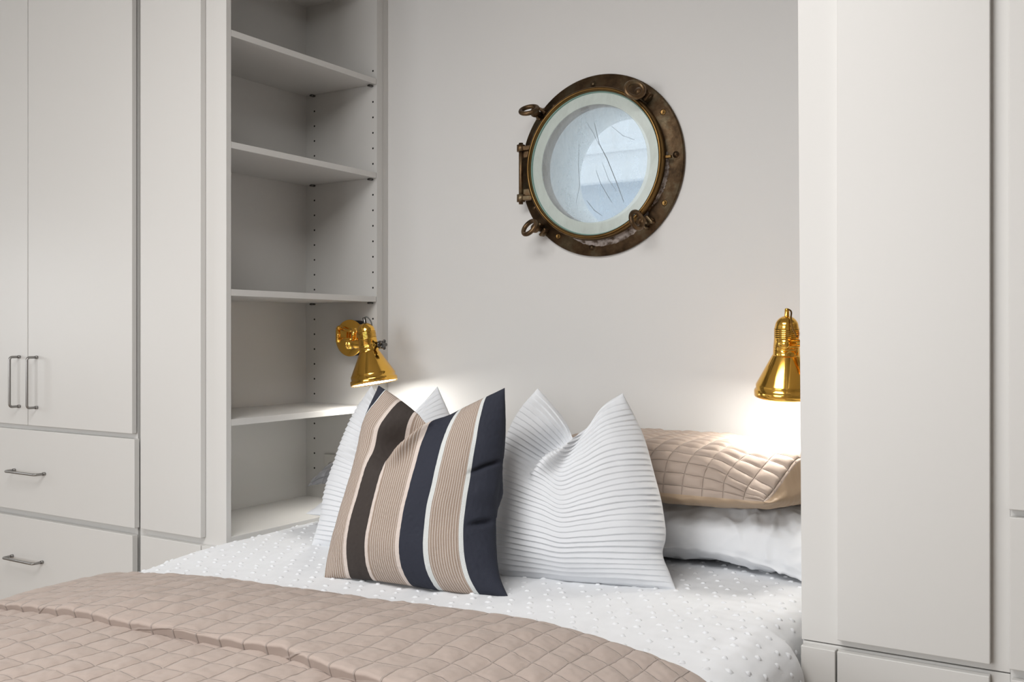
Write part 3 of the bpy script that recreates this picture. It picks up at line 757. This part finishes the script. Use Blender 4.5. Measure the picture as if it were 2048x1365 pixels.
# ------------------------------------------------------------------ pillows
def pillow(name, O, yaw, lean, top, right, bottom, left, Tf, Tb, m, res=(150, 150), tops=None, chop=None, disp=None, p=.55, q=2.3, label='', cat='pillow', group=None, wr=.004, seed=0., flat=False, sag=None, bulge=None, cells=None, thin=None):
    O = np.array(O); yw = math.radians(yaw); a = np.array([math.cos(yw), math.sin(yw), 0])
    nh = np.array([a[1], -a[0], 0]); L = math.radians(lean)
    if flat: b = -nh; n = np.array([0, 0, 1.])
    else:
        b = math.cos(L) * np.array([0, 0, 1.]) - math.sin(L) * nh; n = np.cross(a, b)
    ns, nt_ = res; s = np.linspace(0, 1, ns); t = np.linspace(0, 1, nt_)
    # denser towards the borders
    ew = .93 if flat else .35
    s = .5 - .5 * np.cos(PI * s) * ew - (1 - ew) * (.5 - s); t = .5 - .5 * np.cos(PI * t) * ew - (1 - ew) * (.5 - t)
    s[0] = t[0] = 0; s[-1] = t[-1] = 1
    top, right, bottom, left = map(list, (top, right, bottom, left))
    tf, rf, bf, lf = curve(top, tops), curve(right), curve(bottom), curve(left)
    Tc, Bc, Lc, Rc = tf(s), bf(s), lf(t), rf(t)
    S_, T_ = np.meshgrid(s, t)
    p00, p10, p01, p11 = [np.array(v) for v in (bottom[0], bottom[-1], top[0], top[-1])]
    sB, tB = S_[..., None], T_[..., None]
    C = (1 - tB) * Bc[None] + tB * Tc[None] + (1 - sB) * Lc[:, None] + sB * Rc[:, None] - ((1 - sB) * (1 - tB) * p00 + sB * (1 - tB) * p10 + (1 - sB) * tB * p01 + sB * tB * p11)
    g = lambda x: np.clip(1 - np.abs(2 * x - 1) ** q, 0, 1)
    prof = (g(S_) * g(T_)) ** p
    bord = np.clip(prof * 4, 0, 1)
    outs = []
    for sign, T0 in ((1, Tf), (-1, Tb)):
        D = T0 * prof
        if sag is not None and sign < 0 and bulge is not None: D = D + sag(S_, T_) * np.clip(prof * 2, 0, 1) ** .5
        if thin is not None and sign > 0: D = D * thin(S_, T_)
        if chop:
            s1, s0, t0, wl, wr_, amt = chop
            sc_ = s0 + (s1 - s0) * np.clip((T_ - t0) / (1 - t0), 0, 1)
            dd = S_ - sc_
            v = np.where(dd < 0, np.exp(-(dd / wl) ** 2), np.exp(-(dd / wr_) ** 2)) * sstep(T_, t0 - .10, t0 + .14)
            D = D * (1 - amt * v * (1 if sign > 0 else .5))
            if sign > 0: D = D + T0 * .34 * np.exp(-((dd - .075) / .050) ** 2) * sstep(T_, t0 - .06, t0 + .16) * np.clip(prof * 2.2, 0, 1)
        W = wr * nfield(C[..., 0] * 9, C[..., 1] * 9, seed + sign) + wr * .5 * nfield(C[..., 0] * 24, C[..., 1] * 20, seed + 5 + sign)
        # gathers running in from the seams
        ed = np.exp(-np.minimum(np.minimum(S_, 1 - S_), np.minimum(T_, 1 - T_)) / .07)
        W = W + wr * .5 * ed * nfield(np.where(np.minimum(S_, 1 - S_) < np.minimum(T_, 1 - T_), T_ * 26, S_ * 26), T_ * 3, seed + 9)
        D = D + W * bord
        base = O + C[..., :1] * a + C[..., 1:] * b + (sign * D)[..., None] * n
        if bulge is not None and sign < 0: base = base + (bulge(S_, T_) * np.minimum(1, prof * 1.6))[..., None] * a
        if sag is not None: base = base + sag(S_, T_)[..., None] * n
        if disp is not None:
            nn = normals(base) * sign
            if cells:
                ls = np.r_[0, np.cumsum(np.linalg.norm(np.diff(base[nt_ // 2], axis=0), axis=1))]; lt = np.r_[0, np.cumsum(np.linalg.norm(np.diff(base[:, ns // 2], axis=0), axis=1))]
                As, At = np.meshgrid(ls / cells[0], lt / cells[1]); As = As + .05 * nfield(As * .5, At * .5, 1.0); At = At + .05 * nfield(As * .5, At * .5, 2.0) + .35
                if sign > 0: UVc = np.stack([As, At], -1)
                base = base + nn * (disp(As, At, sign) * np.clip(prof * 8, 0, 1))[..., None]
            else: base = base + nn * (disp(S_, T_, sign) * bord)[..., None]
        outs.append(base)
    UV = np.stack([S_ * .985 + .015 - .075 * sstep(T_, .78, .98) * (1 - S_) ** 6, T_], -1)
    if cells: UV = UVc
    o = grid_obj(name, outs[0], m, None, UV, outs[1])
    tag(o, label, cat, group); return o

def pleats(N, amp, seed):
    def f(S_, T_, sign):
        ph = T_ * N + .55 * nfield(T_ * 7, S_ * .6, seed) + .30 * nfield(S_ * 3.0, T_ * 14, seed + 3)
        fr = ph - np.floor(ph); k = np.floor(ph); w = .55 + .45 * np.abs(np.sin(k * 12.9898 + seed))
        return amp * w * ((1 - fr) ** 1.3 - .4) * np.minimum(1, fr * 9)
    return f

pillow('throw_pillow', (-1.3298, 1.7203, ZT), 9.81, 17,
       [(-.161, .452), (-.098, .419), (-.047, .387), (-.014, .363), (.019, .377), (.072, .405), (.164, .453)],
       [(.227, 0), (.206, .034), (.186, .105), (.178, .185), (.180, .257), (.179, .335), (.164, .453)],
       [(-.229, -.002), (-.159, .003), (-.031, .002), (.067, -.002), (.185, -.002), (.227, 0)],
       [(-.229, -.002), (-.222, .084), (-.206, .177), (-.190, .296), (-.187, .355), (-.161, .452)],
       .082, .070, M_STRIPE, (190, 170), tops=[0, .17, .32, .43, .52, .68, 1], chop=(.43, .25, .66, .12, .04, 1.12), p=.60, q=2.4,
       label='throw pillow with navy, brown and tan stripes leaning in front', seed=2.0, wr=.0045,
       disp=lambda S_, T_, sg: -.014 * np.exp(-((T_ - .60 - .35 * (S_ - .9)) / .012) ** 2) * sstep(S_, .82, .93) -.013 * np.exp(-((T_ - .335 - .2 * (S_ - .9)) / .014) ** 2) * sstep(S_, .86, .95) + .010 * np.exp(-((T_ - .50) / .07) ** 2) * sstep(S_, .82, .95) + .0008 * nfield(S_ * 60, T_ * 60, 3.0))
pillow('throw_pillow', (-1.0528, 1.9575, ZT), 13.59, 17,
       [(-.128, .443), (-.081, .397), (-.047, .356), (-.025, .318), (.003, .345), (.035, .400), (.081, .435)],
       [(.227, -.003), (.212, .029), (.193, .080), (.197, .097), (.189, .169), (.165, .250), (.133, .342), (.081, .435)],
       [(-.209, -.005), (-.059, -.006), (.057, -.005), (.227, -.003)],
       [(-.209, -.005), (-.209, .112), (-.201, .218), (-.198, .314), (-.168, .389), (-.128, .443)],
       .090, .075, M_PLEAT, (190, 440), tops=[0, .18, .34, .46, .58, .78, 1], chop=(.46, .22, .58, .15, .032, 1.15), p=.60, q=2.4,
       label='white pleated throw pillow right of the striped one', group='white pleated pillows', seed=6.0, wr=.003, disp=pleats(33, .0040, 2.0))
pillow('throw_pillow', (-1.606, 1.9465, ZT), 6.21, 20,
       [(-.130, .440), (-.070, .390), (-.025, .345), (.0, .325), (.030, .370), (.078, .443)],
       [(.223, .000), (.205, .09), (.182, .212), (.140, .347), (.078, .443)],
       [(-.217, -.003), (0, -.004), (.223, .000)],
       [(-.217, -.003), (-.206, .067), (-.205, .147), (-.185, .272), (-.160, .371), (-.130, .440)],
       .085, .075, M_PLEAT, (120, 400), chop=(.46, .3, .62, .15, .06, .95), p=.60, q=2.4,
       label='white pleated throw pillow half hidden behind the striped one', group='white pleated pillows', seed=16.0, wr=.003, disp=pleats(33, .0040, 7.0))

def quilting(amp, back=False):
    def f(A_, B_, sign):
        if sign < 0 and not back: return .0022 * nfield(A_ * 1.5, B_ * .5, 3.0) + .0016 * nfield(A_ * .3, B_ * 3.0, 5.0)
        lin = lambda d: 1 - np.exp(-(np.abs(d - np.round(d)) / .15) ** 1.3)
        return amp * (lin(A_) * lin(B_) - .7) + .0016 * nfield(A_ * 1.7, B_ * 1.7, 7.0)
    return f
# stacked sleeping pillows, right side of the bed
def creases(amp):
    def f(A_, B_, sign):
        r = lambda v: np.clip(1 - np.abs(v) * 2.6, 0, 1) ** 2
        a_ = r(nfield(A_ * .9 + B_ * .5, B_ * .35 - A_ * .25, 12.0)); b_ = r(nfield(A_ * .55 - B_ * .9, B_ * .4 + A_ * .2, 22.0))
        return amp * (a_ + .7 * b_) * (.5 + .5 * np.clip(nfield(A_ * .3, B_ * .3, 9.0) * 2, -1, 1)) + amp * .35 * nfield(A_ * 2.2, B_ * 2.2, 4.0)
    return f
pillow('bed_pillow', (-.905, 2.365, h(-.505)), 0, 0,
       [(-.345, .185), (0, .190), (.352, .190)], [(.352, -.185), (.356, 0), (.352, .190)],
       [(-.345, -.185), (-.1, -.172), (.2, -.176), (.352, -.200)], [(-.345, -.185), (-.335, 0), (-.345, .185)],
       .100, .045, M_WHITE, (220, 190), p=.5, q=3.2, flat=True, label='plain white pillow lying under the taupe quilted one at right', group='white sleeping pillows', seed=30., wr=.008, disp=creases(.0066), cells=(.05, .05),
       sag=lambda S_, T_: -.035 * np.exp(-T_ / .10) * sstep(S_, .6, 1.0))
pillow('quilted_pillow', (-1.030, 2.345, h(-.374)), 0, 0,
       [(-.33, .190), (0, .205), (.395, .200)], [(.343, -.185), (.385, -.05), (.405, .08), (.395, .200)],
       [(-.33, -.19), (-.05, -.190), (.2, -.190), (.343, -.185)], [(-.33, -.19), (-.32, 0), (-.33, .190)],
         .122, .040, [M_SHAM, M_SATEEN], (300, 220), p=.42, q=3.4, flat=True, label='taupe quilted pillow on the white pillow under the right lamp', group='quilted pillows', seed=40., wr=.004,
       disp=quilting(.0050), cells=(.052, .030), thin=lambda S_, T_: 1 - .6 * sstep(S_, .76, 1.0), sag=lambda S_, T_: .078 * sstep(S_, .78, 1.0) * sstep(T_, .0, .38), bulge=lambda S_, T_: .050 * S_ ** 12)
# stacked sleeping pillows, left side of the bed
pillow('bed_pillow', (-1.700, 2.330, h(-.520)), 0, 0,
       [(-.330, .205), (0, .210), (.345, .205)], [(.345, -.200), (.350, 0), (.345, .205)],
       [(-.315, -.225), (-.1, -.195), (.2, -.190), (.345, -.200)], [(-.315, -.225), (-.320, 0), (-.330, .205)],
       .082, .030, M_WHITE, (120, 110), p=.5, q=3.0, flat=True, label='plain white pillow at left with only its corner showing', group='white sleeping pillows', seed=50., wr=.006)
pillow('quilted_pillow', (-1.690, 2.330, h(-.415)), 0, 0,
       [(-.330, .205), (0, .205), (.335, .200)], [(.335, -.190), (.340, 0), (.335, .200)],
       [(-.335, -.210), (-.05, -.200), (.2, -.190), (.335, -.190)], [(-.335, -.210), (-.318, 0), (-.330, .205)],
       .105, .022, M_SILVER, (160, 120), p=.5, q=3.0, flat=True, label='grey quilted pillow corner poking out at the far left', group='quilted pillows', seed=60., wr=.004,
       disp=quilting(.0050, True), cells=(.048, .040), sag=lambda S_, T_: -.030 * np.exp(-S_ / .12) * np.exp(-T_ / .2))

# ------------------------------------------------------------------ light
def area(name, loc, rot, sx, sy, power, col=(1, 1, 1), spread=180):
    l = bpy.data.lights.new(name, 'AREA'); l.shape = 'RECTANGLE'; l.size = sx; l.size_y = sy; l.energy = power; l.color = col; l.spread = math.radians(spread)
    o = bpy.data.objects.new(name, l); COL.objects.link(o); o.location = loc; o.rotation_euler = rot; return o
# daylight through the big window behind the viewer and the small one in the left wall
area('daylight_window_behind', ((BW[0] + BW[1]) / 2, -3.12, (BW[2] + BW[3]) / 2), (PI / 2, 0, 0), BW[1] - BW[0], BW[3] - BW[2], 82, (1.0, 1.0, 1.0))
area('daylight_window_left', (-4.32, (LW[0] + LW[1]) / 2, (LW[2] + LW[3]) / 2), (PI / 2, 0, -PI / 2), LW[1] - LW[0], LW[3] - LW[2], 6.5, (1.0, .995, .98))
# overhead area light without a fixture, added to lighten the bed from above
area('overhead_fill', (-1.1, .3, CEIL - .03), (0, 0, 0), 1.2, 1.2, 50, (1.0, .99, .975))

w = bpy.data.worlds.new('overcast_sky'); bpy.context.scene.world = w; w.use_nodes = True
bg = w.node_tree.nodes['Background']; bg.inputs['Color'].default_value = (.80, .90, 1.0, 1); bg.inputs['Strength'].default_value = 1.7

# ------------------------------------------------------------------ camera
cam = bpy.data.cameras.new('camera'); co = bpy.data.objects.new('camera', cam); COL.objects.link(co)
cam.sensor_width = 36; cam.lens = 1973.6 * 36 / 2048; cam.shift_y = -14.5 / 2048
co.location = (0, 0, EYE); co.rotation_euler = (PI / 2, 0, math.radians(31.95)); cam.clip_start = .05
sc_ = bpy.context.scene; sc_.camera = co
vs_ = sc_.view_settings; vs_.view_transform = 'Standard'; vs_.look = 'None'; vs_.exposure = -0.05; vs_.gamma = 1.0
vs_.use_curve_mapping = False
